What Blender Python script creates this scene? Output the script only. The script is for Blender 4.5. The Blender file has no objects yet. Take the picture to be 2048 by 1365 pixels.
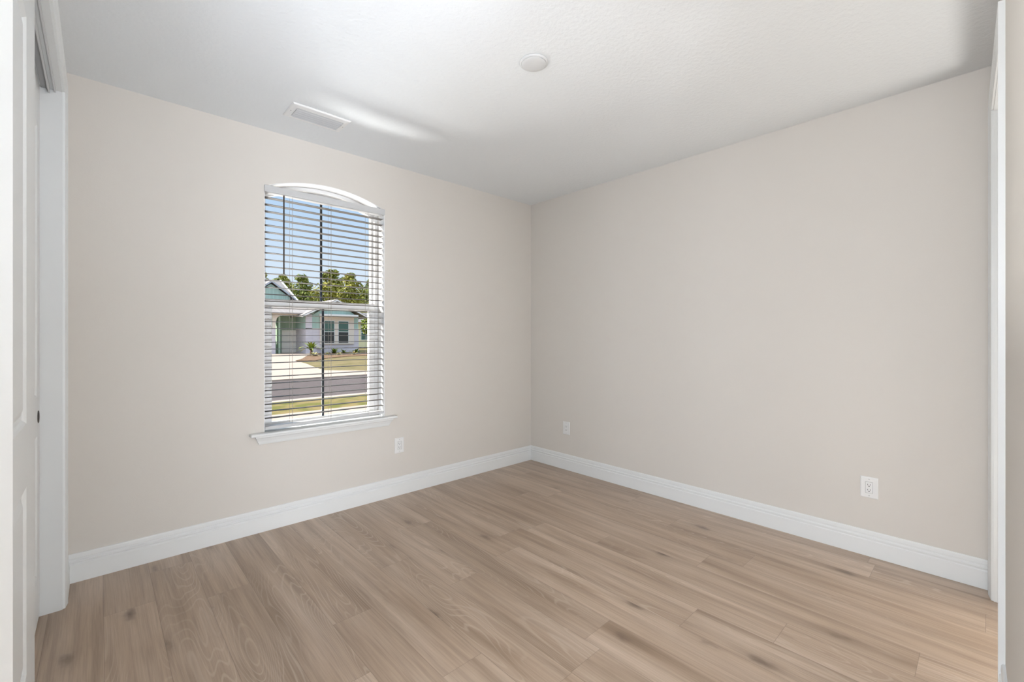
import bpy, bmesh, math, random
from math import sin, cos, pi, radians, sqrt
from mathutils import Vector, Matrix

S = bpy.context.scene
COL = S.collection
R = random.Random(7)

# ------------------------------------------------------------------ camera
cam = bpy.data.objects.new('camera', bpy.data.cameras.new('camera'))
COL.objects.link(cam)
cam.location = (0, 0, 1.327)
cam.rotation_euler = (radians(90), 0, radians(-42.95))
cam.data.sensor_width = 36
cam.data.lens = 36 * 888 / 2048
cam.data.shift_y = -9.5 / 2048
cam.data.clip_start = 0.02
cam.data.clip_end = 400
S.camera = cam
S.view_settings.view_transform = 'Standard'
S.view_settings.look = 'None'
S.view_settings.gamma = 1
S.view_settings.use_curve_mapping = False
S.view_settings.exposure = 0.0

# ------------------------------------------------------------------ sky, sun, room light
W = bpy.data.worlds.new('sky')
S.world = W
W.use_nodes = True
nt = W.node_tree
bg = nt.nodes['Background']
tc = nt.nodes.new('ShaderNodeTexCoord')
sx = nt.nodes.new('ShaderNodeSeparateXYZ')
rp = nt.nodes.new('ShaderNodeValToRGB')
nt.links.new(tc.outputs['Generated'], sx.inputs[0])
nt.links.new(sx.outputs['Z'], rp.inputs[0])
nt.links.new(rp.outputs[0], bg.inputs[0])
e = rp.color_ramp.elements
e[0].position = 0.0; e[0].color = (.80, .88, .98, 1)
e[1].position = .75; e[1].color = (1.5, 1.75, 2.1, 1)
q = rp.color_ramp.elements.new(.13); q.color = (.72, .84, .98, 1)
q = rp.color_ramp.elements.new(.32); q.color = (.43, .65, .95, 1)
bg.inputs[1].default_value = 1.0


def lamp(name, kind, loc, rot, power, size=None, color=(1, 1, 1), label=None):
    d = bpy.data.lights.new(name, kind)
    d.energy = power
    d.color = color
    if kind == 'AREA':
        d.shape = 'RECTANGLE'
        d.size, d.size_y = size
    if kind == 'SUN':
        d.angle = radians(.6)
    o = bpy.data.objects.new(name, d)
    o.location = loc
    o.rotation_euler = rot
    COL.objects.link(o)
    return o


sun_dir = Vector((-.62, .55, .57)).normalized()          # towards the sun
sun = lamp('sun', 'SUN', (10, 10, 30), (0, 0, 0), 9.0, color=(1, .94, .86))
sun.rotation_euler = sun_dir.to_track_quat('Z', 'Y').to_euler()
# added fill lamps, unseen behind the viewpoint, placed to brighten the room
LC = (.895, .968, 1.075)


def aim(o, d):
    o.rotation_euler = (-Vector(d)).to_track_quat('Z', 'Y').to_euler()


aim(lamp('entry_fill_left', 'AREA', (-2.2, .1, 1.7), (0, 0, 0), 84, (1.2, 1.4), LC), (1, .2, .05))
aim(lamp('entry_fill_back', 'AREA', (.75, -1.9, .4), (0, 0, 0), 60, (.5, .5), LC), (-.1, .75, .75))
aim(lamp('entry_fill_low', 'AREA', (.70, -.75, .15), (0, 0, 0), 8, (.5, .4), LC), (.15, .35, 1))
aim(lamp('entry_fill_corner', 'AREA', (-1.2, -1.4, .4), (0, 0, 0), 142, (1.2, 1.2), LC), (.5, .5, .7))
sp = lamp('entry_fill_spot', 'SPOT', (.80, -.95, .3), (0, 0, 0), 105, color=LC)  # unseen spot added to lift the far left of the ceiling
sp.data.spot_size = radians(62); sp.data.spot_blend = 1.0; sp.data.shadow_soft_size = .2
aim(sp, (-.45, 2.95, 2.85))
aim(lamp('side_room_fill', 'AREA', (3.15, -.75, .5), (0, 0, 0), 28, (.6, .6), (1, .97, .92)), (-.6, .6, .55))  # unseen lamp added beyond the doorway to lift ceiling and left side
# added lamp under the sill line, imitating sun off pavement for the ceiling streak
aim(lamp('pavement_bounce_fill', 'AREA', (.7, 8.0, -.26), (0, 0, 0), 1000, (2.2, 1.1), (1, .99, .97)), (.05, -.45, 1))


# ------------------------------------------------------------------ materials
def mat(name, color, rough=.5, spec=.5, metal=0):
    m = bpy.data.materials.new(name)
    m.use_nodes = True
    b = m.node_tree.nodes['Principled BSDF']
    b.inputs['Base Color'].default_value = (*color, 1)
    b.inputs['Roughness'].default_value = rough
    b.inputs['Specular IOR Level'].default_value = spec
    b.inputs['Metallic'].default_value = metal
    return m


def nd(m, t, **kw):
    n = m.node_tree.nodes.new(t)
    for k, v in kw.items():
        setattr(n, k, v)
    return n


def lk(m, a, b):
    m.node_tree.links.new(a, b)


def bumped(m, scale, strength, dist=.002, detail=3, rough=.5, vscale=None):
    t = nd(m, 'ShaderNodeTexCoord')
    n = nd(m, 'ShaderNodeTexNoise')
    n.inputs['Scale'].default_value = scale
    n.inputs['Detail'].default_value = detail
    n.inputs['Roughness'].default_value = rough
    if vscale:
        mp = nd(m, 'ShaderNodeMapping')
        mp.inputs['Scale'].default_value = vscale
        lk(m, t.outputs['Object'], mp.inputs[0])
        lk(m, mp.outputs[0], n.inputs['Vector'])
    else:
        lk(m, t.outputs['Object'], n.inputs['Vector'])
    b = nd(m, 'ShaderNodeBump')
    b.inputs['Strength'].default_value = strength
    b.inputs['Distance'].default_value = dist
    lk(m, n.outputs['Fac'], b.inputs['Height'])
    lk(m, b.outputs[0], m.node_tree.nodes['Principled BSDF'].inputs['Normal'])
    return m


def mottled(name, c1, c2, scale, rough=.8, detail=4, lo=.35, hi=.65, vscale=(1, 1, 1), spec=.3):
    m = mat(name, c1, rough, spec)
    t = nd(m, 'ShaderNodeTexCoord')
    mp = nd(m, 'ShaderNodeMapping')
    mp.inputs['Scale'].default_value = vscale
    n = nd(m, 'ShaderNodeTexNoise')
    n.inputs['Scale'].default_value = scale
    n.inputs['Detail'].default_value = detail
    r = nd(m, 'ShaderNodeValToRGB')
    r.color_ramp.elements[0].position = lo
    r.color_ramp.elements[1].position = hi
    r.color_ramp.elements[0].color = (*c1, 1)
    r.color_ramp.elements[1].color = (*c2, 1)
    lk(m, t.outputs['Object'], mp.inputs[0])
    lk(m, mp.outputs[0], n.inputs['Vector'])
    lk(m, n.outputs['Fac'], r.inputs[0])
    lk(m, r.outputs[0], m.node_tree.nodes['Principled BSDF'].inputs['Base Color'])
    return m


M_wall = bumped(mat('wall_paint', (.712, .675, .626), .75, .25), 130, .12, .002, 2)
M_ceil = bumped(mat('ceiling_texture', (.80, .822, .832), .85, .2), 42, .55, .006, 5, .55)
M_trim = mat('trim_paint', (.82, .835, .83), .38, .45)
M_door = mat('door_paint', (.80, .81, .80), .42, .4)
M_jamb = mat('jamb_paint', (.74, .75, .745), .5, .35)
M_vinyl = mat('window_vinyl', (.91, .91, .91), .4, .4)
M_muntin = mat('muntin_dark', (.035, .045, .055), .5, .3)
M_slat = mat('slat_vinyl_backlit', (.13, .12, .108), .55, .25)  # white slats; their backlit darkness is put into the colour
M_valance = mat('valance_vinyl', (.60, .60, .60), .5, .3)
M_cord = mat('cord', (.45, .42, .38), .8, .2)
M_wand = mat('wand_plastic', (.05, .035, .028), .35, .4)
M_plate = mat('plate_plastic', (.84, .84, .83), .35, .45)
M_slot = mat('slot_dark', (.03, .028, .025), .6, .2)
M_screw = mat('screw_metal', (.55, .55, .54), .35, .5, 1)
M_vent = mat('vent_enamel', (.83, .83, .82), .45, .4)
M_louvre = mat('louvre_shaded', (.47, .47, .47), .5, .3)  # white blades; their shading is put into this grey
M_disc = mat('disc_white', (.67, .675, .675), .45, .35)
M_duct = mat('duct_dark', (.42, .42, .42), .7, .2)
M_pull = mat('pull_bronze', (.09, .08, .075), .35, .5, .8)
M_track = mat('track_metal', (.62, .62, .62), .45, .4)


def glass_mat():
    m = bpy.data.materials.new('window_glass')
    m.use_nodes = True
    n = m.node_tree.nodes
    n.remove(n['Principled BSDF'])
    tr = nd(m, 'ShaderNodeBsdfTransparent')
    tr.inputs[0].default_value = (.97, .985, .98, 1)
    gl = nd(m, 'ShaderNodeBsdfGlossy')
    gl.inputs['Roughness'].default_value = .02
    fr = nd(m, 'ShaderNodeFresnel')
    fr.inputs[0].default_value = 1.10
    mx = nd(m, 'ShaderNodeMixShader')
    lk(m, fr.outputs[0], mx.inputs[0])
    lk(m, tr.outputs[0], mx.inputs[1])
    lk(m, gl.outputs[0], mx.inputs[2])
    lk(m, mx.outputs[0], n['Material Output'].inputs[0])
    return m


M_glass = glass_mat()


def floor_mat():
    m = mat('oak_plank', (.38, .28, .2), .30, .6)
    bs = m.node_tree.nodes['Principled BSDF']
    uv = nd(m, 'ShaderNodeUVMap', uv_map='plank_uv')
    sd = nd(m, 'ShaderNodeAttribute', attribute_name='plank_seed')
    sz = nd(m, 'ShaderNodeAttribute', attribute_name='plank_size')
    sep = nd(m, 'ShaderNodeSeparateXYZ'); lk(m, uv.outputs[0], sep.inputs[0])
    off = nd(m, 'ShaderNodeVectorMath', operation='SCALE'); off.inputs['Scale'].default_value = 37.0
    lk(m, sd.outputs['Color'], off.inputs[0])
    add = nd(m, 'ShaderNodeVectorMath', operation='ADD')
    lk(m, uv.outputs[0], add.inputs[0]); lk(m, off.outputs[0], add.inputs[1])

    def noise(vs, detail=3, rough=.55, dist=0):
        mp = nd(m, 'ShaderNodeMapping'); mp.inputs['Scale'].default_value = vs
        lk(m, add.outputs[0], mp.inputs[0])
        n = nd(m, 'ShaderNodeTexNoise'); n.inputs['Scale'].default_value = 1
        n.inputs['Detail'].default_value = detail; n.inputs['Roughness'].default_value = rough
        n.inputs['Distortion'].default_value = dist
        lk(m, mp.outputs[0], n.inputs['Vector'])
        return n.outputs['Fac']

    def math_(op, a, b=None, c=None, clamp=False):
        n = nd(m, 'ShaderNodeMath', operation=op); n.use_clamp = clamp
        for i, v in enumerate((a, b, c)):
            if v is None: continue
            if isinstance(v, (int, float)): n.inputs[i].default_value = v
            else: lk(m, v, n.inputs[i])
        return n.outputs[0]

    def ramp(f, stops):
        n = nd(m, 'ShaderNodeValToRGB'); el = n.color_ramp.elements
        el[0].position, el[0].color = stops[0][0], (*stops[0][1], 1)
        el[1].position, el[1].color = stops[-1][0], (*stops[-1][1], 1)
        for p, cc in stops[1:-1]:
            el.new(p).color = (*cc, 1)
        lk(m, f, n.inputs[0]); return n.outputs[0]

    def mix(mode, f, a, b):
        n = nd(m, 'ShaderNodeMix', data_type='RGBA', blend_type=mode)
        if isinstance(f, (int, float)): n.inputs[0].default_value = f
        else: lk(m, f, n.inputs[0])
        for i, v in ((6, a), (7, b)):
            if isinstance(v, tuple): n.inputs[i].default_value = (*v, 1)
            else: lk(m, v, n.inputs[i])
        return n.outputs[2]

    broad = noise((9, .9, 1), 3, .5, .4)
    col = ramp(broad, [(.25, (.32, .222, .15)), (.48, (.445, .33, .24)), (.72, (.55, .425, .325))])
    # fibre
    fib = noise((170, 4, 1), 3, .65)
    col = mix('MULTIPLY', .55, col, ramp(fib, [(.3, (.74, .72, .70)), (.6, (1.06, 1.06, 1.06))]))
    # long soft streaks along the plank
    col = mix('MULTIPLY', .8, col, ramp(noise((26, .8, 1), 3, .6, .3), [(.30, (.76, .74, .72)), (.52, (1, 1, 1)), (.72, (1.12, 1.13, 1.14))]))
    # cathedral figure: contour lines of a stretched field
    fld = noise((4.6, .52, 1), 1.8, .45, .2)
    rings = math_('SINE', math_('MULTIPLY', fld, 290))
    ln = ramp(rings, [(.60, (0, 0, 0)), (1.0, (1, 1, 1))])
    fade = ramp(noise((2.6, .6, 1), 2, .5), [(.47, (0, 0, 0)), (.62, (1, 1, 1))])
    lnf = mix('MULTIPLY', 1.0, ln, fade)
    bw = nd(m, 'ShaderNodeRGBToBW'); lk(m, lnf, bw.inputs[0])
    col = mix('MIX', math_('MULTIPLY', bw.outputs[0], .34), col, (.66, .55, .45))
    # knots
    mp = nd(m, 'ShaderNodeMapping'); mp.inputs['Scale'].default_value = (5.0, 2.1, 1)
    lk(m, add.outputs[0], mp.inputs[0])
    vo = nd(m, 'ShaderNodeTexVoronoi'); vo.inputs['Scale'].default_value = 1; vo.inputs['Randomness'].default_value = 1
    lk(m, mp.outputs[0], vo.inputs['Vector'])
    wob = math_('ADD', vo.outputs['Distance'], math_('MULTIPLY', math_('SUBTRACT', noise((26, 14, 1), 2), .5), .16))
    kh = nd(m, 'ShaderNodeSeparateColor'); lk(m, vo.outputs['Color'], kh.inputs[0])
    sel = math_('GREATER_THAN', kh.outputs[0], .40)
    halo = math_('MULTIPLY', sel, math_('SUBTRACT', 1, math_('MULTIPLY', wob, 2.4), None, True), None, True)
    core = math_('MULTIPLY', sel, math_('SUBTRACT', 1, math_('MULTIPLY', wob, 7.5), None, True), None, True)
    col = mix('MIX', math_('MULTIPLY', math_('MULTIPLY', halo, halo), .55), col, (.20, .135, .09))
    col = mix('MIX', math_('MULTIPLY', core, .75, None, True), col, (.085, .055, .04))
    # whole-plank tone
    sc = nd(m, 'ShaderNodeSeparateColor'); lk(m, sd.outputs['Color'], sc.inputs[0])
    tone = ramp(sc.outputs[2], [(0, (.93, .925, .92)), (.5, (1, 1, 1)), (1, (1.05, 1.05, 1.05))])
    col = mix('MULTIPLY', 1.0, col, tone)
    # seams
    szs = nd(m, 'ShaderNodeSeparateXYZ'); lk(m, sz.outputs['Vector'], szs.inputs[0])
    ux = math_('MINIMUM', sep.outputs[0], math_('SUBTRACT', szs.outputs[0], sep.outputs[0]))
    uy = math_('MINIMUM', sep.outputs[1], math_('SUBTRACT', szs.outputs[1], sep.outputs[1]))
    edge = math_('MINIMUM', ux, uy)
    seam = math_('SUBTRACT', 1, math_('DIVIDE', edge, .0014), None, True)
    col = mix('MIX', math_('MULTIPLY', seam, .62), col, (.13, .085, .06))
    lk(m, col, bs.inputs['Base Color'])
    bp = nd(m, 'ShaderNodeBump'); bp.inputs['Strength'].default_value = .25; bp.inputs['Distance'].default_value = .001
    hgt = math_('SUBTRACT', math_('MULTIPLY', fib, .6), math_('MULTIPLY', seam, 1.5))
    lk(m, hgt, bp.inputs['Height']); lk(m, bp.outputs[0], bs.inputs['Normal'])
    return m


M_floor = floor_mat()

# outdoors
M_conc = mottled('sunny_concrete', (.40, .31, .245), (.45, .355, .285), 3)
M_curb = mottled('curb_concrete', (.36, .30, .25), (.40, .34, .29), 5)
M_asph = mottled('asphalt', (.088, .066, .06), (.108, .082, .075), 6)
M_lawn = mottled('lawn_grass', (.135, .11, .035), (.20, .15, .065), 1.6, .95, 8, .38, .6)
M_verge = mottled('verge_grass', (.12, .115, .017), (.22, .16, .058), 2.6, .95, 9, .4, .58)
M_mulch = mottled('mulch', (.13, .068, .033), (.22, .135, .075), 3, .95, 8)
M_sidL = mottled('lilac_siding', (.64, .58, .61), (.70, .64, .66), 1, vscale=(1, 1, 14), lo=.45, hi=.55)
M_sidT = mottled('teal_batten', (.40, .54, .47), (.46, .60, .53), 1, vscale=(9, 9, .05), lo=.45, hi=.55)
M_sidG = mottled('green_batten', (.34, .44, .33), (.39, .49, .37), 1, vscale=(9, 9, .05), lo=.45, hi=.55)
M_htrim = mat('house_trim', (.78, .68, .58), .7, .2)
M_hwhite = mat('house_white', (.85, .83, .80), .6, .3)
M_roof = mottled('pale_metal_roof', (.33, .285, .26), (.37, .325, .30), 1, .6, vscale=(6, .2, .2), lo=.4, hi=.6)
M_fascia = mat('fascia_grey', (.42, .45, .50), .6, .3)
M_gdoor = mottled('garage_door_paint', (.94, .88, .78), (.97, .92, .83), 1, .5, vscale=(.05, .05, 6), lo=.4, hi=.6)
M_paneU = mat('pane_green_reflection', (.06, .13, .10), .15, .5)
M_paneL = mat('pane_dark', (.025, .025, .022), .15, .5)
M_yell = mat('cream_stucco', (.88, .80, .50), .8, .2)
M_leafA = mottled('leaf_olive', (.17, .19, .03), (.40, .36, .07), .8, .75, 3, .35, .62)
M_leafB = mottled('leaf_green', (.12, .16, .035), (.32, .33, .075), .8, .75, 3, .35, .62)
M_frond = mottled('frond_green', (.10, .17, .02), (.34, .36, .05), 2, .6)
M_tuft = mottled('dry_tuft', (.32, .30, .10), (.52, .44, .22), 3, .8)
M_bark = mottled('bark', (.10, .065, .045), (.19, .13, .09), 4, .9, vscale=(1, 1, .2))


# ------------------------------------------------------------------ mesh builder
class MB:
    def __init__(s):
        s.v, s.f = [], []

    def poly(s, pts):
        b = len(s.v)
        s.v += [tuple(p) for p in pts]
        s.f.append(tuple(range(b, b + len(pts))))
        return s

    def box(s, x0, x1, y0, y1, z0, z1):
        b = len(s.v)
        s.v += [(x, y, z) for z in (z0, z1) for y in (y0, y1) for x in (x0, x1)]
        for f in ((0, 2, 3, 1), (4, 5, 7, 6), (0, 1, 5, 4), (2, 6, 7, 3), (0, 4, 6, 2), (1, 3, 7, 5)):
            s.f.append(tuple(b + i for i in f))
        return s

    def loft(s, loops, cap=True, closed=True):
        b = len(s.v); n = len(loops[0])
        for l in loops: s.v += [tuple(p) for p in l]
        for i in range(len(loops) - 1):
            for j in range(n if closed else n - 1):
                k = (j + 1) % n
                s.f.append((b + i * n + j, b + i * n + k, b + (i + 1) * n + k, b + (i + 1) * n + j))
        if cap and closed:
            s.f.append(tuple(b + j for j in reversed(range(n))))
            s.f.append(tuple(b + (len(loops) - 1) * n + j for j in range(n)))
        return s

    def tube(s, p0, p1, r0, r1=None, n=8):
        p0, p1 = Vector(p0), Vector(p1)
        r1 = r0 if r1 is None else r1
        d = (p1 - p0).normalized()
        a = d.orthogonal().normalized(); c = d.cross(a)
        ring = lambda p, r: [p + (a * cos(2 * pi * i / n) + c * sin(2 * pi * i / n)) * r for i in range(n)]
        return s.loft([ring(p0, r0), ring(p1, r1)])

    def lathe(s, prof, c, n=32):          # prof of (r, z), axis z through c
        return s.loft([[(c[0] + r * cos(2 * pi * i / n), c[1] + r * sin(2 * pi * i / n), c[2] + z) for i in range(n)]
                       for r, z in prof])

    def build(s, name, m, parent=None, smooth=False, bevel=0, loc=None, mtx=None):
        me = bpy.data.meshes.new(name)
        me.from_pydata(s.v, [], s.f)
        bm = bmesh.new(); bm.from_mesh(me)
        bmesh.ops.recalc_face_normals(bm, faces=bm.faces)
        if mtx: bm.transform(mtx)
        bm.to_mesh(me); bm.free()
        me.materials.append(m)
        if smooth:
            for p in me.polygons: p.use_smooth = True
        o = bpy.data.objects.new(name, me)
        COL.objects.link(o)
        if parent:
            o.parent = parent
            # children are authored in world coordinates
            o.matrix_parent_inverse = parent_world(parent).inverted()
        if bevel:
            md = o.modifiers.new('bevel', 'BEVEL'); md.width = bevel; md.segments = 2; md.limit_method = 'ANGLE'
        return o


def parent_world(o):
    mw = Matrix.LocRotScale(o.location, o.rotation_euler, o.scale)
    if o.parent:
        mw = parent_world(o.parent) @ o.matrix_parent_inverse @ mw
    return mw


def tag(o, label, cat, group=None, kind=None):
    o['label'] = label; o['category'] = cat
    if group: o['group'] = group
    if kind: o['kind'] = kind
    return o


def thing(name, loc, label, cat, group=None, kind=None, rz=0):
    o = bpy.data.objects.new(name, None)
    o.empty_display_size = .1
    o.location = loc; o.rotation_euler = (0, 0, rz)
    COL.objects.link(o)
    return tag(o, label, cat, group, kind)


def copy_tree(o, parent=None):
    c = o.copy(); COL.objects.link(c)
    if parent: c.parent = parent
    for ch in list(o.children): copy_tree(ch, c)
    return c


def struct(name, mb, m, label, cat, **kw):
    return tag(mb.build(name, m, **kw), label, cat, kind='structure')


# ------------------------------------------------------------------ room numbers
H = 2.74
XR, YB, XC = 3.412, 3.367, -.129        # right wall, window wall, closet wall
WX0, WX1, WXC = .825, 1.712, 1.2685     # window opening
ZS, ZSP, ZAP = .672, 2.355, 2.449
AR, ACZ = 1.093, 1.356                  # arch radius and centre height
YW = 3.56                               # outer face of the window wall


def arch(x, r=AR):
    return ACZ + sqrt(r * r - (x - WXC) ** 2)


# ---- floor: planks run towards the window wall
def build_floor():
    P0, PW = .017, .1925
    joints = {4: [2.052], 3: [1.666], 5: [1.447], 6: [2.364, 1.12], 7: [1.955, 1.124], 2: [2.7], -2: [.8], -1: [1.1], 0: [.55], 1: [.9], 10: [.965, 2.206],
              11: [.635], 12: [.197], 13: [1.15], 14: [.965], 16: [.449]}
    verts, faces, uvs, seeds, sizes = [], [], [], [], []
    y0, y1, x0, x1 = -2.7, YB, -2.8, 4.0
    for i in range(-15, 22):
        a, b = P0 + i * PW, P0 + (i + 1) * PW
        A, B = max(a, x0), min(b, x1)
        if A >= B: continue
        L = 2.3 if i in (-2, -1, 0, 1, 3, 5) else 1.52
        if i in joints: base = joints[i]
        else: base = [R.uniform(.2, 1.7)]
        cuts = sorted(base)
        ys = list(cuts)
        while ys[0] > y0: ys.insert(0, ys[0] - (L if R.random() < .8 else 1.22))
        while ys[-1] < y1: ys.append(ys[-1] + L)
        for k in range(len(ys) - 1):
            c, d = max(ys[k], y0), min(ys[k + 1], y1)
            if d - c < .005: continue
            n = len(verts)
            verts += [(A, c, 0), (B, c, 0), (B, d, 0), (A, d, 0)]
            faces.append((n, n + 1, n + 2, n + 3))
            uvs += [(A - a, c - ys[k]), (B - a, c - ys[k]), (B - a, d - ys[k]), (A - a, d - ys[k])]
            seeds.append((R.random(), R.random(), R.random(), 1))
            sizes.append((PW, ys[k + 1] - ys[k], 0))
    nf = len(faces)
    n = len(verts)                     # underside slab
    verts += [(x0, y0, -.02), (x1, y0, -.02), (x1, y1, -.02), (x0, y1, -.02)]
    faces.append((n + 3, n + 2, n + 1, n))
    uvs += [(0, 0)] * 4; seeds.append((0, 0, 0, 1)); sizes.append((1, 1, 0))
    me = bpy.data.meshes.new('floor')
    me.from_pydata(verts, [], faces)
    uvl = me.uv_layers.new(name='plank_uv')
    for i, u in enumerate(uvs): uvl.data[i].uv = u
    at = me.attributes.new('plank_seed', 'FLOAT_COLOR', 'FACE')
    for i, c in enumerate(seeds): at.data[i].color = c
    a2 = me.attributes.new('plank_size', 'FLOAT_VECTOR', 'FACE')
    for i, c in enumerate(sizes): a2.data[i].vector = c
    me.materials.append(M_floor)
    o = bpy.data.objects.new('floor', me); COL.objects.link(o)
    tag(o, 'light brown oak plank floor with knots and fine seams', 'floor', kind='structure')


build_floor()
struct('ceiling', MB().box(-2.8, 4.0, -2.7, YW, H, H + .14), M_ceil, 'white knockdown textured flat ceiling', 'ceiling')


# ---- window wall with arched opening
def window_wall():
    mb = MB()
    xl, xr = -1.0, XR + .13
    N = 24
    xs = [WX0 + (WX1 - WX0) * i / N for i in range(N + 1)]
    for y in (YB, YW):
        mb.poly([(xl, y, -.3), (WX0, y, -.3), (WX0, y, H), (xl, y, H)])
        mb.poly([(WX1, y, -.3), (xr, y, -.3), (xr, y, H), (WX1, y, H)])
        mb.poly([(WX0, y, -.3), (WX1, y, -.3), (WX1, y, ZS - .02), (WX0, y, ZS - .02)])
        for i in range(N):
            mb.poly([(xs[i], y, arch(xs[i])), (xs[i + 1], y, arch(xs[i + 1])), (xs[i + 1], y, H), (xs[i], y, H)])
    loop = [(WX0, ZS - .02)] + [(x, arch(x)) for x in xs] + [(WX1, ZS - .02)]
    for i in range(len(loop)):
        (a, b), (c, d) = loop[i], loop[(i + 1) % len(loop)]
        mb.poly([(a, YB, b), (c, YB, d), (c, YW, d), (a, YW, b)])
    mb.poly([(xl, YB, -.3), (xl, YW, -.3), (xl, YW, H), (xl, YB, H)])
    mb.poly([(xr, YB, -.3), (xr, YW, -.3), (xr, YW, H), (xr, YB, H)])
    struct('wall_back', mb, M_wall, 'beige wall holding the arched window', 'wall')


window_wall()
struct('wall_right', MB().box(XR, XR + .13, -1.7, YB, 0, H), M_wall, 'plain beige wall on the right with two outlets', 'wall')

# closet wall with its wide opening
CY0, CY1, CZ = 1.236, 3.062, 2.51
mb = MB().box(XC - .115, XC, CY1 + .013, YB, 0, H).box(XC - .115, XC, CY0 - .013, CY1 + .013, CZ + .013, H).box(XC - .115, XC, .95, CY0 - .013, 0, H)
struct('wall_left', mb, M_wall, 'beige wall around the sliding closet doors', 'wall')
mb = MB().box(-.95, -.90, 1.05, YB, 0, H).box(-.90, XC - .115, 3.12, 3.20, 0, H).box(-2.8, XC - .115, .95, 1.05, 0, H)
struct('wall_closet', mb, M_wall, 'closet inside wall behind the sliding doors', 'wall')

# front wall: very slightly out of square, seen edge on
FA = math.atan(.026)
FM = Matrix.Translation((XR, -.013, 0)) @ Matrix.Rotation(pi + FA, 4, 'Z')    # local +x runs along the wall, local -y into the room
D0, D1, DZ = .138, .965, 2.455
mb = MB().box(0, D0 - .015, .0, .12, 0, H).box(D0 - .015, D1 + .015, 0, .12, DZ + .015, H).box(D1 + .015, 2.42, 0, .12, 0, H)
struct('wall_front', mb, M_wall, 'beige wall seen edge on at the far right beside the doorway', 'wall', mtx=FM)
# entry space behind the camera and the room behind the side doorway
mb = MB().box(1.0, 1.1, -2.6, -.22, 0, H).box(-2.7, 1.1, -2.7, -2.6, 0, H).box(-2.8, -2.7, -2.7, .95, 0, H)
mb.box(XC - .115, .48, -.50, -.40, 0, H)  # unseen stub added to keep lamp light off the closet casing
struct('wall_entry', mb, M_wall, 'beige walls of the entry space behind the viewpoint with an added light-blocking stub', 'wall')
struct('wall_side', MB().box(1.1, 3.6, -1.8, -1.7, 0, H), M_wall, 'beige wall of the room beyond the side doorway', 'wall')

# ------------------------------------------------------------------ baseboards
BB = [(0, 0), (.016, 0), (.0165, .004), (.0165, .093), (.0105, .098), (.0105, .103), (.0155, .107), (.0155, .114),
      (.0085, .119), (.0085, .126), (.0115, .129), (.0105, .146), (.007, .152), (0, .152)]


def run(profile, path_fn):
    return MB().loft([[path_fn(t, d, z) for d, z in profile] for t in (0, 1)])


struct('baseboard_back', run(BB, lambda t, d, z: (XC if t == 0 else XR - d, YB - d, z)), M_trim,
       'white grooved baseboard under the window', 'baseboard')
struct('baseboard_right', run(BB, lambda t, d, z: (XR - d, YB - d if t else .004, z)), M_trim,
       'white grooved baseboard along the right wall', 'baseboard')
struct('baseboard_left', run(BB, lambda t, d, z: (XC + d, (YB - d) if t else 3.125, z)), M_trim,
       'short white baseboard piece between closet casing and window wall', 'baseboard')
struct('baseboard_front', run(BB, lambda t, d, z: (D1 + .075 if t else 2.42, -d, z)), M_trim,
       'white baseboard low at the right edge of the photo', 'baseboard', mtx=FM)

# ------------------------------------------------------------------ casings
CASE = [(0, 0), (.009, 0), (.0105, .004), (.012, .014), (.012, .020), (.0145, .026), (.016, .040), (.018, .048), (.018, .057), (0, .057)]


def casing(mbx, p_of, u0, u1, zt, wide=1.0):
    """legs at u0 and u1 (opening edges) plus a head; p_of(u, d, z) gives world points"""
    prof = [(d, w * wide) for d, w in CASE]
    lo = [[p_of(u0 - w, d, 0) for d, w in prof], [p_of(u0 - w, d, zt + w) for d, w in prof],
          [p_of(u1 + w, d, zt + w) for d, w in prof], [p_of(u1 + w, d, 0) for d, w in prof]]
    return mbx.loft(lo)


mb = casing(MB(), lambda u, d, z: (XC + d, u, z), CY0 - .006, CY1 + .006, CZ + .006)
struct('trim_1', mb, M_trim, 'white moulded casing around the closet opening', 'door casing')
# closet jamb liner
mb = MB().box(XC - .15, XC + .0005, CY1 - .002, CY1 + .012, 0, CZ + .012)
mb.box(XC - .15, XC + .0005, CY0 - .012, CY0 + .002, 0, CZ + .012).box(XC - .15, XC + .0005, CY0 + .002, CY1 - .002, CZ, CZ + .012)
struct('trim_2', mb, M_jamb, 'flat grey-white jamb lining inside the closet opening', 'door jamb')
mb = casing(MB(), lambda u, d, z: (u, -d, z), D0 - .006, D1 + .006, DZ + .006, 1.25)
struct('trim_3', mb, M_trim, 'white moulded casing around the doorway at the right edge', 'door casing', mtx=FM)
mb = MB().box(D0 - .014, D0, -.0005, .125, 0, DZ).box(D1, D1 + .014, -.0005, .125, 0, DZ).box(D0 - .014, D1 + .014, -.0005, .125, DZ, DZ + .014)
mb.box(D0, D0 + .011, .04, .075, 0, DZ).box(D0 + .011, D1, .04, .075, DZ - .011, DZ)
struct('trim_4', mb, M_trim, 'white jamb lining of the doorway at the right edge', 'door jamb', mtx=FM)


# ------------------------------------------------------------------ closet doors
def rect_loop(x, y0, y1, z0, z1):
    return [(x, y0, z0), (x, y1, z0), (x, y1, z1), (x, y0, z1)]


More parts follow.
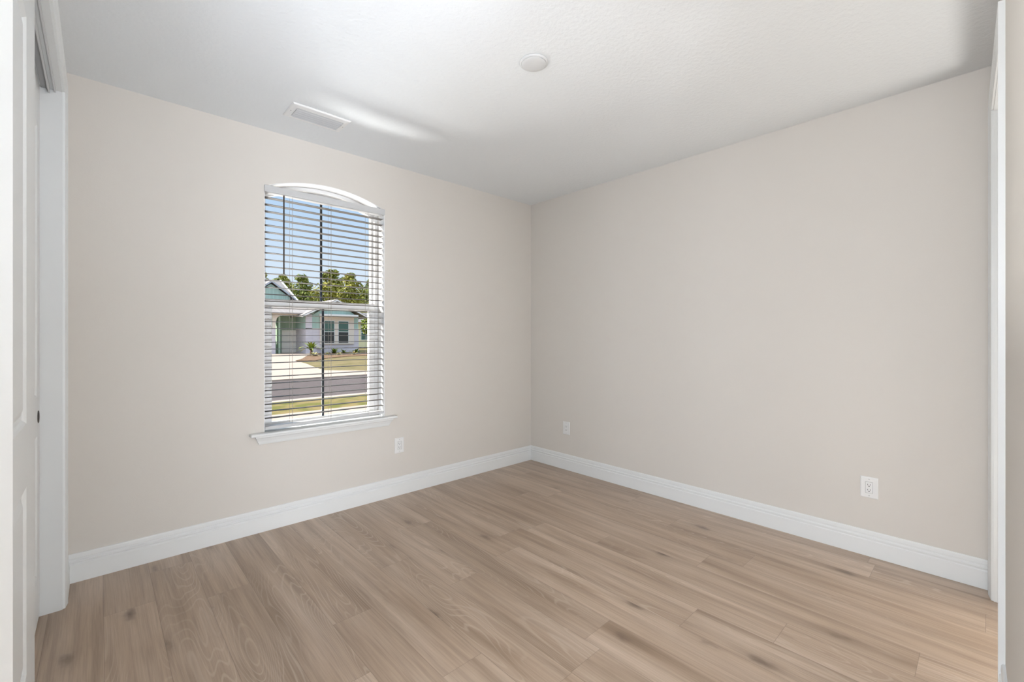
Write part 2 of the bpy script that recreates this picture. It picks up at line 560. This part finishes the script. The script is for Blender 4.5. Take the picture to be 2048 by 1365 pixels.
def closet_door(name, label, xf, y0, y1, panels, pull=None):
    th = .035
    root = thing(name, (xf - th / 2, (y0 + y1) / 2, .015), label, 'closet door', kind='structure')
    z0, z1 = .015, 2.505
    mb = MB()
    py0, py1 = panels[0][0], panels[0][1]
    zs = [z0] + [v for p in panels for v in p[2:]] + [z1]
    F = lambda a, b, c, d: mb.poly(rect_loop(xf, a, b, c, d))
    F(y0, py0, z0, z1); F(py1, y1, z0, z1)
    for i in range(0, len(zs), 2): F(py0, py1, zs[i], zs[i + 1])
    mb.poly(rect_loop(xf - th, y0, y1, z0, z1))
    for a, b in (((y0, z0), (y1, z0)), ((y1, z0), (y1, z1)), ((y1, z1), (y0, z1)), ((y0, z1), (y0, z0))):
        mb.poly([(xf, *a), (xf, *b), (xf - th, *b), (xf - th, *a)])
    mb.build('door_frame', M_door, root)
    for a, b, c, d in panels:
        p = MB()
        steps = [(0, 0), (.006, -.004), (.012, -.009), (.024, -.011), (.045, -.004), (.05, -.003)]
        p.loft([rect_loop(xf + dx, a + s, b - s, c + s, d - s) for s, dx in steps], cap=False)
        s, dx = steps[-1]
        p.poly(rect_loop(xf + dx, a + s, b - s, c + s, d - s))
        p.build('door_panel', M_door, root)
    if pull:
        h = MB()
        y, z = pull
        prof = [(.027, -.001), (.029, .002), (.026, .0035), (.022, .002), (.020, -.006), (.001, -.007)]
        h.loft([[(xf + dx, y + r * cos(2 * pi * i / 24), z + r * sin(2 * pi * i / 24)) for i in range(24)] for r, dx in prof])
        ho = h.build('finger_pull', M_pull, root, smooth=True)
        ho['label'] = 'dark round finger pull'
    return root


closet_door('door_1', 'white two panel sliding closet door, nearest at the left edge', -.160, CY0 + .02, 2.222,
            [(1.30, 1.985, .30, .872), (1.30, 1.985, 1.063, 2.295)])
closet_door('door_2', 'white sliding closet door with round dark pull behind the nearer one', -.205, 2.06, 3.058,
            [(2.175, 2.957, .23, .872), (2.175, 2.957, 1.05, 2.29)], (2.99, .955))
tr = thing('sliding_door_track', (-.168, 2.1, CZ), 'thin pale metal track under the closet head', 'track')
MB().box(-.176, -.170, CY0 + .01, CY1 - .004, CZ - .022, CZ).build('front_rail', M_track, tr)
MB().box(-.200, -.176, CY0 + .01, CY1 - .004, CZ - .003, CZ).build('track_plate', M_duct, tr)
MB().box(-.156, -.150, CY0 + .01, CY1 - .004, CZ - .010, CZ).build('fascia_rail', M_track, tr)

# ------------------------------------------------------------------ window
win = thing('window_1', (WXC, 3.5, ZS), 'white arched single hung window with dark muntins', 'window', kind='structure')
N = 24
xs = [WX0 + (WX1 - WX0) * i / N for i in range(N + 1)]


def outline(ins, r, z0):
    a, b = WX0 + ins, WX1 - ins
    ys = [a + (b - a) * i / N for i in range(N + 1)]
    return [(a, z0)] + [(x, arch(x, r)) for x in ys] + [(b, z0)]


def ring(y0, y1, lo, li):
    mb = MB(); n = len(lo)
    f = lambda l, y: [(x, y, z) for x, z in l]
    mb.loft([f(lo, y0), f(li, y0), f(li, y1), f(lo, y1), f(lo, y0)], cap=False)
    return mb


# drywall return / liner of the opening, white
ring(YB + .001, 3.47, outline(0, AR, ZS - .018), outline(.004, AR - .004, ZS - .014)).build('jamb_liner', M_vinyl, win)
# outer frame, stepped: main frame and outside stop
ring(3.485, 3.56, outline(.002, AR - .002, ZS - .012), outline(.030, AR - .030, .705)).build('outer_frame', M_vinyl, win, bevel=.002)
us = ring(3.522, 3.556, outline(.031, AR - .031, 1.560), outline(.047, AR - .048, 1.592)).build('upper_sash', M_vinyl, win, bevel=.0015)
li = outline(.047, AR - .048, 1.592)
MB().poly([(x, 3.5365, z) for x, z in li]).build('pane', M_glass, us)
MB().box(1.2565, 1.2725, 3.532, 3.541, 1.592, arch(1.265, AR - .048)).build('muntin', M_muntin, us)['label'] = 'dark vertical muntin'
# lower sash, nearer the room
la, lb, lc, ld = .904, 1.633, .715, 1.536
lo_ = [(.857, .680), (1.680, .680), (1.680, 1.594), (.857, 1.594)]
li_ = [(la, lc), (lb, lc), (lb, ld), (la, ld)]
ls = ring(3.484, 3.518, lo_, li_).build('lower_sash', M_vinyl, win, bevel=.002)
MB().poly([(x, 3.4985, z) for x, z in li_]).build('pane', M_glass, ls)
MB().box(1.2565, 1.2725, 3.494, 3.503, lc, ld).build('muntin', M_muntin, ls)['label'] = 'dark vertical muntin'
MB().box(1.21, 1.33, 3.474, 3.486, 1.578, 1.592).build('sash_lock', M_vinyl, ls, bevel=.003)
# stool and apron
st = MB()
prof = [(3.47, ZS - .018), (3.47, ZS), (3.318, ZS), (3.313, ZS - .004), (3.312, ZS - .010), (3.315, ZS - .018)]
st.loft([[(WX0 + .003, min(y, 3.47), z) for y, z in prof], [(WX1 - .003, y, z) for y, z in prof]])
ear = [(YB - .0005, ZS - .018), (YB - .0005, ZS), (3.318, ZS), (3.313, ZS - .004), (3.312, ZS - .010), (3.315, ZS - .018)]
st.loft([[(.737, y, z) for y, z in ear], [(WX0 + .003, y, z) for y, z in ear]])
st.loft([[(WX1 - .003, y, z) for y, z in ear], [(1.800, y, z) for y, z in ear]])
sill = st.build('window_sill', M_trim, win, bevel=.0015)
apr = [(YB, 0), (YB - .010, 0), (YB - .013, .006), (YB - .018, .022), (YB - .029, .042), (YB - .037, .050), (YB - .037, .063), (YB, .063)]
MB().loft([[(.793 - .030 * z / .063, y, .593 + z) for y, z in apr], [(1.745 + .030 * z / .063, y, .593 + z) for y, z in apr]]
          ).build('apron', M_trim, sill)

# ------------------------------------------------------------------ blind
bl = thing('window_blind', (WXC, 3.40, 2.36), 'open horizontal slat blind hanging in the arched window recess', 'blind')
BX0, BX1 = .831, 1.706
va = MB().box(.826, 1.709, 3.354, 3.364, 2.314, 2.361)
va.box(.826, .832, 3.364, 3.40, 2.314, 2.361).box(1.703, 1.709, 3.364, 3.40, 2.314, 2.361)
va.build('valance', M_valance, bl, bevel=.002)
MB().box(BX0 + .004, BX1 - .004, 3.368, 3.424, 2.318, 2.356).build('headrail', M_valance, bl)
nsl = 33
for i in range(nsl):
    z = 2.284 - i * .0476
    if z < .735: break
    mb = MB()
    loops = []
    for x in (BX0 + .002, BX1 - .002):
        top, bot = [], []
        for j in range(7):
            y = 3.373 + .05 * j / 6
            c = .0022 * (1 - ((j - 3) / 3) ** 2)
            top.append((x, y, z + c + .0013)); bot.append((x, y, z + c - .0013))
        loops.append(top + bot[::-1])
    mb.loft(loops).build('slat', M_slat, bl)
b = MB()
b.loft([[(BX0 + .002, y, z) for y, z in ((3.372, .684), (3.424, .684), (3.424, .706), (3.372, .706))],
        [(BX1 - .002, y, z + .012) for y, z in ((3.372, .684), (3.424, .684), (3.424, .706), (3.372, .706))]])
b.build('bottom_rail', M_valance, bl, bevel=.003)
MB().tube((.949, 3.363, 2.312), (.949, 3.363, 1.770), .0048, n=10).tube((.949, 3.363, 1.770), (.949, 3.363, 1.762), .0062, .005, n=10
   ).build('tilt_wand', M_wand, bl)['label'] = 'dark tilt wand'
for x in (1.005, 1.278, 1.572):
    for y in (3.371, 3.425):
        MB().tube((x, y, .70), (x, y, 2.32), .0009, n=5).build('ladder_cord', M_cord, bl)
    MB().tube((x + .012, 3.398, .70), (x + .012, 3.398, 2.32), .0008, n=5).build('lift_cord', M_cord, bl)


# ------------------------------------------------------------------ outlets
def outlet(loc, rz, label):
    """authored at the origin facing local -y"""
    r = thing('wall_outlet', (0, 0, 0), label, 'outlet', 'white wall outlets')
    w, h = .043, .0635
    p = MB()
    L = lambda y, a, b: [(-a, y, -b), (a, y, -b), (a, y, b), (-a, y, b)]
    p.loft([L(-.0003, w, h), L(-.0025, w, h), L(-.005, w - .003, h - .003), L(-.0056, w - .006, h - .006), L(-.0056, .0178, .0348), L(-.0010, .0174, .0344)], cap=False)
    p.poly(L(-.0003, w, h))
    p.build('cover_plate', M_plate, r)
    bdy = MB().loft([L(-.0005, .0160, .0330), L(-.0050, .0160, .0330), L(-.0062, .0150, .0320)], cap=False).poly(L(-.0062, .0150, .0320)).build('receptacle', M_plate, r)
    for s in (1, -1):
        z = .0155 * s + .002
        sl = MB().box(-.0075, -.0053, -.0066, -.0060, z - .0045, z + .0045).box(.0050, .0070, -.0066, -.0060, z - .0038, z + .0038)
        sl.tube((0, -.0060, z - .0095), (0, -.0066, z - .0095), .0030, n=12)
        sl.build('socket_slots', M_slot, bdy)['label'] = 'dark plug slots'
    for z in (.049, -.049):
        MB().tube((0, -.0050, z), (0, -.0064, z), .0034, .0028, n=12).build('screw', M_screw, r)
    r.location = loc; r.rotation_euler = (0, 0, rz)
    return r


outlet((1.843, YB - .0004, .4135), 0, 'white wall outlet below the right end of the window sill')
outlet((XR - .0004, 2.868, .4115), -pi / 2, 'small white wall outlet on the right wall just beside the room corner')
outlet((XR - .0004, .4935, .4125), -pi / 2, 'largest nearest white wall outlet, low on the right wall near the doorway')

# ------------------------------------------------------------------ ceiling fittings
cl = thing('ceiling_light', (1.640, 1.596, H), 'small round white disc fitting in the middle of the ceiling', 'ceiling light')
c0 = (1.640, 1.596, H)
MB().lathe([(.0715, -.0005), (.0725, -.004), (.071, -.009), (.066, -.012), (.064, -.0115)], c0, 64).build('trim_ring', M_disc, cl, smooth=True)
MB().lathe([(.064, -.0115), (.060, -.014), (.045, -.0165), (.022, -.018), (.001, -.0185)], c0, 64).build('diffuser', M_disc, cl, smooth=True)

vt = thing('ceiling_vent', (1.035, 2.952, H), 'white rectangular louvred air vent in the ceiling above the window', 'air vent')
vo, vi = (.857, 1.213, 2.850, 3.056), (.893, 1.180, 2.894, 3.026)
V = lambda r, z, g=0: [(r[0] + g, r[2] + g, z), (r[1] - g, r[2] + g, z), (r[1] - g, r[3] - g, z), (r[0] + g, r[3] - g, z)]
MB().loft([V(vo, H - .0005), V(vo, H - .003), V(vo, H - .009, .006), V(vi, H - .012, -.004), V(vi, H - .010), V(vi, H - .0006), V(vo, H - .0005)], cap=False).build('frame', M_vent, vt)
MB().poly(V(vi, H - .0012)).build('backing', mat('vent_gap_shade', (.05, .05, .05), .8, .1), vt)  # dark sheet standing in for the shade between the blades
for i in range(5):
    y = vi[2] + .014 + i * .0262
    prof = []
    for j in range(6):
        a = j / 5 * 1.15
        prof.append((y - .010 + .015 * sin(a), H - .002 - .017 * (1 - cos(a)) - .004 * j / 5))
    back = [(p + .0012, z + .0009) for p, z in reversed(prof)]
    MB().loft([[(x, p, z) for p, z in prof + back] for x in (vi[0] + .002, vi[1] - .002)]).build('louvre', M_louvre, vt)
for x in (.873, 1.197):
    MB().lathe([(.004, -.0095), (.0035, -.0115), (.0005, -.012)], (x, 2.953, H), 10).build('screw', M_screw, vt)

# ================================================================== outdoors
G = -.3


def ground(name, pts, m, label, cat, z=0.0, th=.06):
    mb = MB().loft([[(x, y, G - th + z) for x, y in pts], [(x, y, G + z) for x, y in pts]])
    return struct(name, mb, m, label, cat)


ground('near_lawn', [(-12, YW), (22, YW), (22, 4.6), (-12, 4.6)], M_verge, 'grass right outside the window', 'lawn')
ground('near_sidewalk', [(-12, 4.6), (22, 4.6), (22, 10.08), (-12, 10.08)], M_conc, 'sunlit sidewalk nearest the window', 'sidewalk')  # unseen near part added as pale ground to bounce sun at the ceiling
ground('grass_verge', [(-12, 10.08), (22, 10.08), (22, 11.97), (-12, 11.97)], M_verge, 'patchy green and brown grass strip before the road', 'lawn')
ground('near_curb', [(-12, 11.97), (22, 11.97), (22, 12.3), (-12, 12.3)], M_curb, 'pale concrete curb on the near side of the road', 'curb')
ground('road', [(-20, 12.3), (40, 12.3), (40, 18.15), (-20, 18.15)], M_asph, 'dark asphalt road across the view', 'road', -.05)
ground('far_sidewalk', [(-20, 18.15), (40, 18.15), (40, 20.1), (-20, 20.1)], M_conc, 'sunlit sidewalk on the far side of the road', 'sidewalk')
ground('far_lawn', [(-20, 20.1), (70, 20.1), (110, 110), (-20, 110)], M_lawn, 'dry front lawn across the road', 'lawn', -.03)
ground('driveway', [(-6, 20.1), (9.3, 20.1), (7.9, 21.7), (8.5, 25), (9.1, 28), (9.5, 31.3), (10.9, 34.2), (13.0, 39.5), (15.2, 44.8), (15.4, 47.2), (8, 47.2), (-6, 40)],
       M_conc, 'wide sunlit concrete driveway to the garage', 'driveway', .0)
ground('mulch_bed', [(9.55, 31.2), (10.6, 30.7), (12.2, 33.3), (15, 35.8), (24, 36.5), (28, 44), (15.2, 44.6), (13.05, 39.5), (10.95, 34.2)], M_mulch,
       'reddish brown mulch bed in front of the house', 'garden bed', .012)

# ---- house across the road
hs = thing('house', (15, 44, G), 'pale house with green upper siding, arched garage bay and paired windows', 'house')


def hp(name, mb, m, p=None, **kw):
    return mb.build(name, m, p or hs, **kw)


def gable(mb, xc, hw, zb, za, y0, y1, t=.14):
    """two roof slabs meeting at a ridge that runs along y"""
    for s in (-1, 1):
        lo = [(xc, za), (xc + s * hw, zb), (xc + s * hw, zb - t), (xc, za - t)]
        mb.loft([[(x, y, z) for x, z in lo] for y in (y0, y1)])
    return mb


hp('lower_siding', MB().box(14.35, 19.5, 44, 56, G, 2.03), M_sidL)
up = hp('upper_siding', MB().box(14.38, 19.47, 44.03, 56, 2.03, 3.42), M_sidT)
hp('belt_trim', MB().box(14.33, 19.52, 43.97, 44.05, 2.0, 2.09), M_htrim, up)
hp('corner_trim', MB().box(14.33, 14.9, 43.97, 44.1, G, 3.42), M_sidL)
hp('window_surround', MB().box(15.62, 18.95, 43.86, 44, .55, 3.22), M_htrim)
hp('canopy', MB().loft([[(x, y, z) for y, z in ((44, 3.24), (44, 3.52), (43.2, 3.44), (43.2, 3.30))] for x in (15.55, 19.12)]), M_hwhite)
hp('planter_ledge', MB().box(15.3, 16.0, 43.75, 43.95, .18, .36), M_htrim)
for x0, x1 in ((16.01, 16.94), (17.375, 18.34)):
    w = hp('house_window', MB().box(x0 - .06, x1 + .06, 43.83, 43.87, .62, 2.86), M_hwhite)
    hp('upper_pane', MB().box(x0, x1, 43.815, 43.835, 1.80, 2.80), M_paneU, w)
    hp('lower_pane', MB().box(x0, x1, 43.815, 43.835, .68, 1.73), M_paneL, w)
gf = MB().loft([[(15.0, y, 3.40), (19.3, y, 3.40), (17.15, y, 4.72)] for y in (44.02, 44.3)])
hp('gable_face', gf, M_sidT)
hp('wing_roof', gable(MB(), 17.13, 3.3, 3.30, 4.98, 43.55, 55.5), M_roof)
hp('rake_fascia', gable(MB(), 17.13, 3.3, 3.22, 4.90, 43.48, 43.55, .12), M_hwhite)
# garage bay: front wall with arched opening
fw = MB()
ax0, ax1, az = 11.98, 14.70, 3.30
zs_ = lambda x: az - .75 * (1 - sqrt(max(0, 1 - max(0, (abs(x - (ax0 + ax1) / 2) - .75) / ((ax1 - ax0) / 2 - .75)) ** 2)))
cx = [ax0 + (ax1 - ax0) * i / 24 for i in range(25)]
for i in range(24):
    a, b_ = cx[i], cx[i + 1]
    fw.loft([[(a, y, zs_(a)), (b_, y, zs_(b_)), (b_, y, 3.62), (a, y, 3.62)] for y in (45, 45.25)])
hp('arch_wall', fw, M_htrim)
hp('bay_pier', MB().box(11.0, 11.98, 45, 45.25, G, 2.03), M_sidL)
hp('bay_upper_wall', MB().box(11.0, 11.72, 45.02, 45.25, 2.03, 3.62), M_sidG)
hp('pier_trim', MB().box(11.72, 11.98, 45, 45.25, 2.03, 3.62), M_htrim)
hp('bay_side_wall', MB().box(12.30, 12.45, 45.25, 47, G, 3.5).box(11.9, 12.0, 45.25, 46, G, 3.5), M_sidG)
hp('bay_back_wall', MB().box(12.3, 15.6, 47, 47.2, G, 3.6), M_sidG)
hp('bay_right_pier', MB().box(14.70, 14.86, 45, 47, G, 3.62), M_hwhite)
hp('bay_soffit', MB().box(11, 15.4, 45.25, 47, 3.45, 3.55), M_htrim)
gd = MB()
for i in range(4):
    gd.box(13.05, 15.28, 46.94, 47.0, G + .01 + i * .555, G + .01 + i * .555 + .54)
hp('garage_door', gd, M_gdoor)
# garage roof, sloping up to the back
hp('garage_roof', MB().loft([[(10.2, 44.5, 3.42), (14.6, 44.5, 3.42), (16.4, 50, 5.0), (11.6, 50, 5.0)],
                             [(10.2, 44.5, 3.54), (14.6, 44.5, 3.54), (16.4, 50, 5.12), (11.6, 50, 5.12)]]), M_roof)
# main body and hip roof behind
hp('main_wall', MB().box(4, 15.6, 50, 60, G, 4.4), M_sidT)
mr = MB()
e0, e1, e2, e3 = (3, 49.4, 4.3), (15.95, 49.4, 4.3), (15.95, 60, 4.3), (3, 60, 4.3)
r0, r1 = (3, 54.4, 7.62), (15.0, 54.4, 7.62)
mr.poly([e0, e1, r1, r0]); mr.poly([e1, e2, r1]); mr.poly([e2, e3, r0, r1]); mr.poly([e3, e0, r0]); mr.poly([e0, e3, e2, e1])
hp('main_roof', mr, M_roof)
hp('hip_edge', MB().tube(e1, r1, .09, n=6), M_hwhite)
hp('dormer_face', MB().loft([[(10.9, y, 4.6), (14.5, y, 4.6), (14.5, y, 5.3), (12.68, y, 6.62), (10.9, y, 5.3)] for y in (49.2, 52.5)]), M_sidT)
hp('dormer_roof', gable(MB(), 12.68, 2.3, 5.22, 6.95, 48.9, 53.5, .12), M_roof)
hp('dormer_fascia', gable(MB(), 12.68, 2.3, 5.18, 6.91, 48.82, 48.9, .16), M_fascia)

# ---- neighbouring cream house
nh = thing('house', (30, 60, G), 'cream yellow house further back at the right of the view', 'house')
MB().box(24.6, 36, 60, 63, G, 3.3).build('wall', M_yell, nh)
MB().loft([[(24.0, 59.4, 3.3), (36.6, 59.4, 3.3), (36.6, 63.4, 3.3), (24.0, 63.4, 3.3)], [(27, 61.4, 4.7), (34, 61.4, 4.7), (34, 61.5, 4.7), (27, 61.5, 4.7)]]).build('roof', M_roof, nh)
nw = MB().box(26.85, 28.55, 59.94, 60, .75, 2.95).build('window', M_hwhite, nh)
for i in range(2):
    for j in range(2):
        MB().box(26.95 + i * .78, 27.67 + i * .78, 59.92, 59.95, .85 + j * 1.03, 1.82 + j * 1.03).build('pane', M_paneU, nw)


# ---- trees
def crown_mesh(name, rnd, h, blobs, m):
    v, f = [], []
    for (bx, by, bz, br, cnt) in blobs:
        for _ in range(cnt):
            d = Vector((rnd.gauss(0, 1), rnd.gauss(0, 1), rnd.gauss(0, 1))).normalized() * br * rnd.uniform(.55, 1.05)
            p = Vector((bx, by, bz)) + Vector((d.x, d.y, d.z * .75))
            nrm = (d.normalized() + Vector((rnd.uniform(-.8, .8), rnd.uniform(-.8, .8), rnd.uniform(-.2, .9)))).normalized()
            a = nrm.orthogonal().normalized()
            a.rotate(Matrix.Rotation(rnd.uniform(0, 6.28), 3, nrm))
            c = nrm.cross(a)
            s = rnd.uniform(.14, .30)
            n = len(v)
            v += [tuple(p + a * s), tuple(p + c * s * .55 + nrm * .05), tuple(p - a * s), tuple(p - c * s * .55 + nrm * .05)]
            f.append((n, n + 1, n + 2, n + 3))
    me = bpy.data.meshes.new(name)
    me.from_pydata(v, [], f)
    me.materials.append(m)
    return me


def make_tree(i):
    rnd = random.Random(40 + i)
    r = thing('tree', (0, 0, 0), 'tree', 'tree', 'trees behind the house')
    top = 12.0
    blobs = []
    for k in range(15):
        u = k / 14
        z = 2.6 + (top - 3.2) * u
        rad = (1.0 + 1.15 * sin(pi * min(1, .18 + u * .85))) * rnd.uniform(.8, 1.1)
        spread = 1.5 * (1 - u * .75)
        blobs.append((rnd.uniform(-spread, spread), rnd.uniform(-spread, spread), z, rad * (.8 if u > .85 else 1), 190))
    c = bpy.data.objects.new('foliage', crown_mesh('foliage', rnd, top, blobs, M_leafA if i % 2 == 0 else M_leafB))
    COL.objects.link(c); c.parent = r
    t = MB().tube((0, 0, -.1), (.1, 0, 6), .22, .15, 8).tube((.1, 0, 6), (0, .1, 11), .15, .04, 8)
    t.tube((.08, 0, 4), (1.4, .3, 6.2), .08, .03, 6).tube((.08, 0, 5), (-1.3, -.3, 7), .08, .03, 6)
    t.build('trunk', M_bark, r)
    return r


protos = [make_tree(i) for i in range(4)]
# X, Y, top height above floor level, width factor, proto, label
TREES = [
    (17.6, 74, 11.3, 1.18, 0, 'green tree rising at the left edge of the window view'),
    (21.9, 81, 11.4, 1.21, 1, 'broad tree just above the roof peak, behind the dark wand'),
    (25.0, 88, 13.1, 1.10, 2, 'tree with a pointed crown right of the dark wand'),
    (23.6, 74, 11.4, 1.11, 3, 'rounded tree left of the central dark muntin'),
    (30.9, 95, 11.9, 1.30, 1, 'low tree in the dip of the tree line beside the muntin'),
    (30.5, 81, 13.8, 1.47, 0, 'tallest dense tree just right of the central muntin'),
    (34.0, 88, 12.2, 1.30, 2, 'tree half hidden between the two tallest trees'),
    (31.4, 74, 12.6, 1.22, 2, 'tall tree with a dark visible trunk right of centre'),
    (40.2, 95, 11.5, 1.23, 3, 'lower tree in the gap before the right end of the view'),
    (41.4, 88, 13.7, 1.17, 1, 'tree at the right end of the window view'),
    (22.0, 68, 6.4, 1.38, 3, 'lower bushy tree right above the sloping roof edge'),
    (28.8, 68.5, 5.9, 1.50, 2, 'low bushy tree behind the ridge of the window wing'),
    (32.3, 68, 6.3, 1.38, 0, 'low yellow green tree above the cream house roof'),
    (23.5, 101, 11.0, 1.56, 3, 'background tree filling between the trees at the left end'),
    (38.0, 81, 10.6, 1.44, 1, 'background tree past the right end of the view'),
]
used = set()
for x, y, top, wf, pi_, lab in TREES:
    p = protos[pi_]
    o = p if pi_ not in used else copy_tree(p)
    used.add(pi_)
    k = (top - G) / 12.3
    o.location = (x, y, G)
    o.scale = (wf, wf, k)
    o.rotation_euler = (0, 0, R.uniform(0, 6.28))
    o['label'] = lab


# small tree in front of the cream house
def small_tree():
    rnd = random.Random(99)
    r = thing('young_tree', (25.2, 54, G), 'young yellow green tree in front of the cream house', 'tree')
    bl_ = [(rnd.uniform(-.5, .5), rnd.uniform(-.5, .5), 2.3 + .35 * k, .65, 90) for k in range(5)]
    c = bpy.data.objects.new('foliage', crown_mesh('foliage', rnd, 4, bl_, M_frond)); COL.objects.link(c); c.parent = r
    t = MB().tube((25.2, 54, G - .05), (25.2, 54, G + 2.4), .05, .03, 6).build('trunk', M_bark, r)


small_tree()


# ---- bed plants
def frond_plant(name, loc, label, cat, nfr, ln, wd, m, trunk=0, group=None, seed=1, droop=.5):
    rnd = random.Random(seed)
    r = thing(name, loc, label, cat, group)
    mb = MB()
    for k in range(nfr):
        a = 2 * pi * k / nfr + rnd.uniform(-.3, .3)
        el = rnd.uniform(.35, 1.25)
        L = ln * rnd.uniform(.75, 1.1)
        pts = []
        for j in range(6):
            u = j / 5
            rr = L * u * cos(el) * (1 + .1 * u)
            zz = trunk + L * u * sin(el) - droop * L * u * u
            pts.append((rr * cos(a), rr * sin(a), zz, wd * (1 - .85 * u) + .004))
        for j in range(5):
            x0, y0, z0, w0 = pts[j]; x1, y1, z1, w1 = pts[j + 1]
            sx_, sy_ = -sin(a), cos(a)
            mb.poly([(loc[0] + x0 - sx_ * w0, loc[1] + y0 - sy_ * w0, loc[2] + z0), (loc[0] + x0 + sx_ * w0, loc[1] + y0 + sy_ * w0, loc[2] + z0),
                     (loc[0] + x1 + sx_ * w1, loc[1] + y1 + sy_ * w1, loc[2] + z1), (loc[0] + x1 - sx_ * w1, loc[1] + y1 - sy_ * w1, loc[2] + z1)])
    mb.build('fronds', m, r)
    if trunk:
        MB().tube((loc[0], loc[1], loc[2] - .03), (loc[0], loc[1], loc[2] + trunk), .13, .10, 8).build('trunk', M_bark, r)
    return r


frond_plant('small_palm', (13.55, 40.2, G), 'small palm with arching green fronds beside the driveway', 'palm', 26, 1.6, .13, M_frond, .45, seed=3)
frond_plant('spiky_plant', (12.9, 37.5, G), 'pale spiky plant low at the left tip of the mulch bed', 'plant', 24, .85, .08, M_tuft, seed=4, group='plants in the mulch bed')
frond_plant('spiky_plant', (16.45, 42.6, G), 'yellow green spiky plant below the two house windows', 'plant', 24, 1.25, .09, M_frond, seed=5, group='plants in the mulch bed')
frond_plant('spiky_plant', (17.55, 43.0, G), 'short grassy plant at the house wall right of the spiky one', 'plant', 22, .9, .07, M_frond, seed=6, group='plants in the mulch bed')
frond_plant('spiky_plant', (18.55, 42.4, G), 'bushy green plant at the right corner of the house', 'plant', 30, 1.0, .11, M_frond, seed=7, group='plants in the mulch bed')
frond_plant('spiky_plant', (20.3, 43.0, G), 'low leafy plant beyond the right corner of the house', 'plant', 26, .9, .11, M_frond, seed=8, group='plants in the mulch bed')
frond_plant('spiky_plant', (14.6, 39.2, G), 'dry pale tuft right of the small palm', 'plant', 22, .7, .07, M_tuft, seed=9, group='plants in the mulch bed')
frond_plant('spiky_plant', (15.3, 38.6, G), 'dry pale tuft in the middle of the mulch bed', 'plant', 22, .65, .07, M_tuft, seed=10, group='plants in the mulch bed')
frond_plant('spiky_plant', (16.6, 38.4, G), 'dry pale tuft at the right of the mulch bed', 'plant', 22, .65, .07, M_tuft, seed=11, group='plants in the mulch bed')
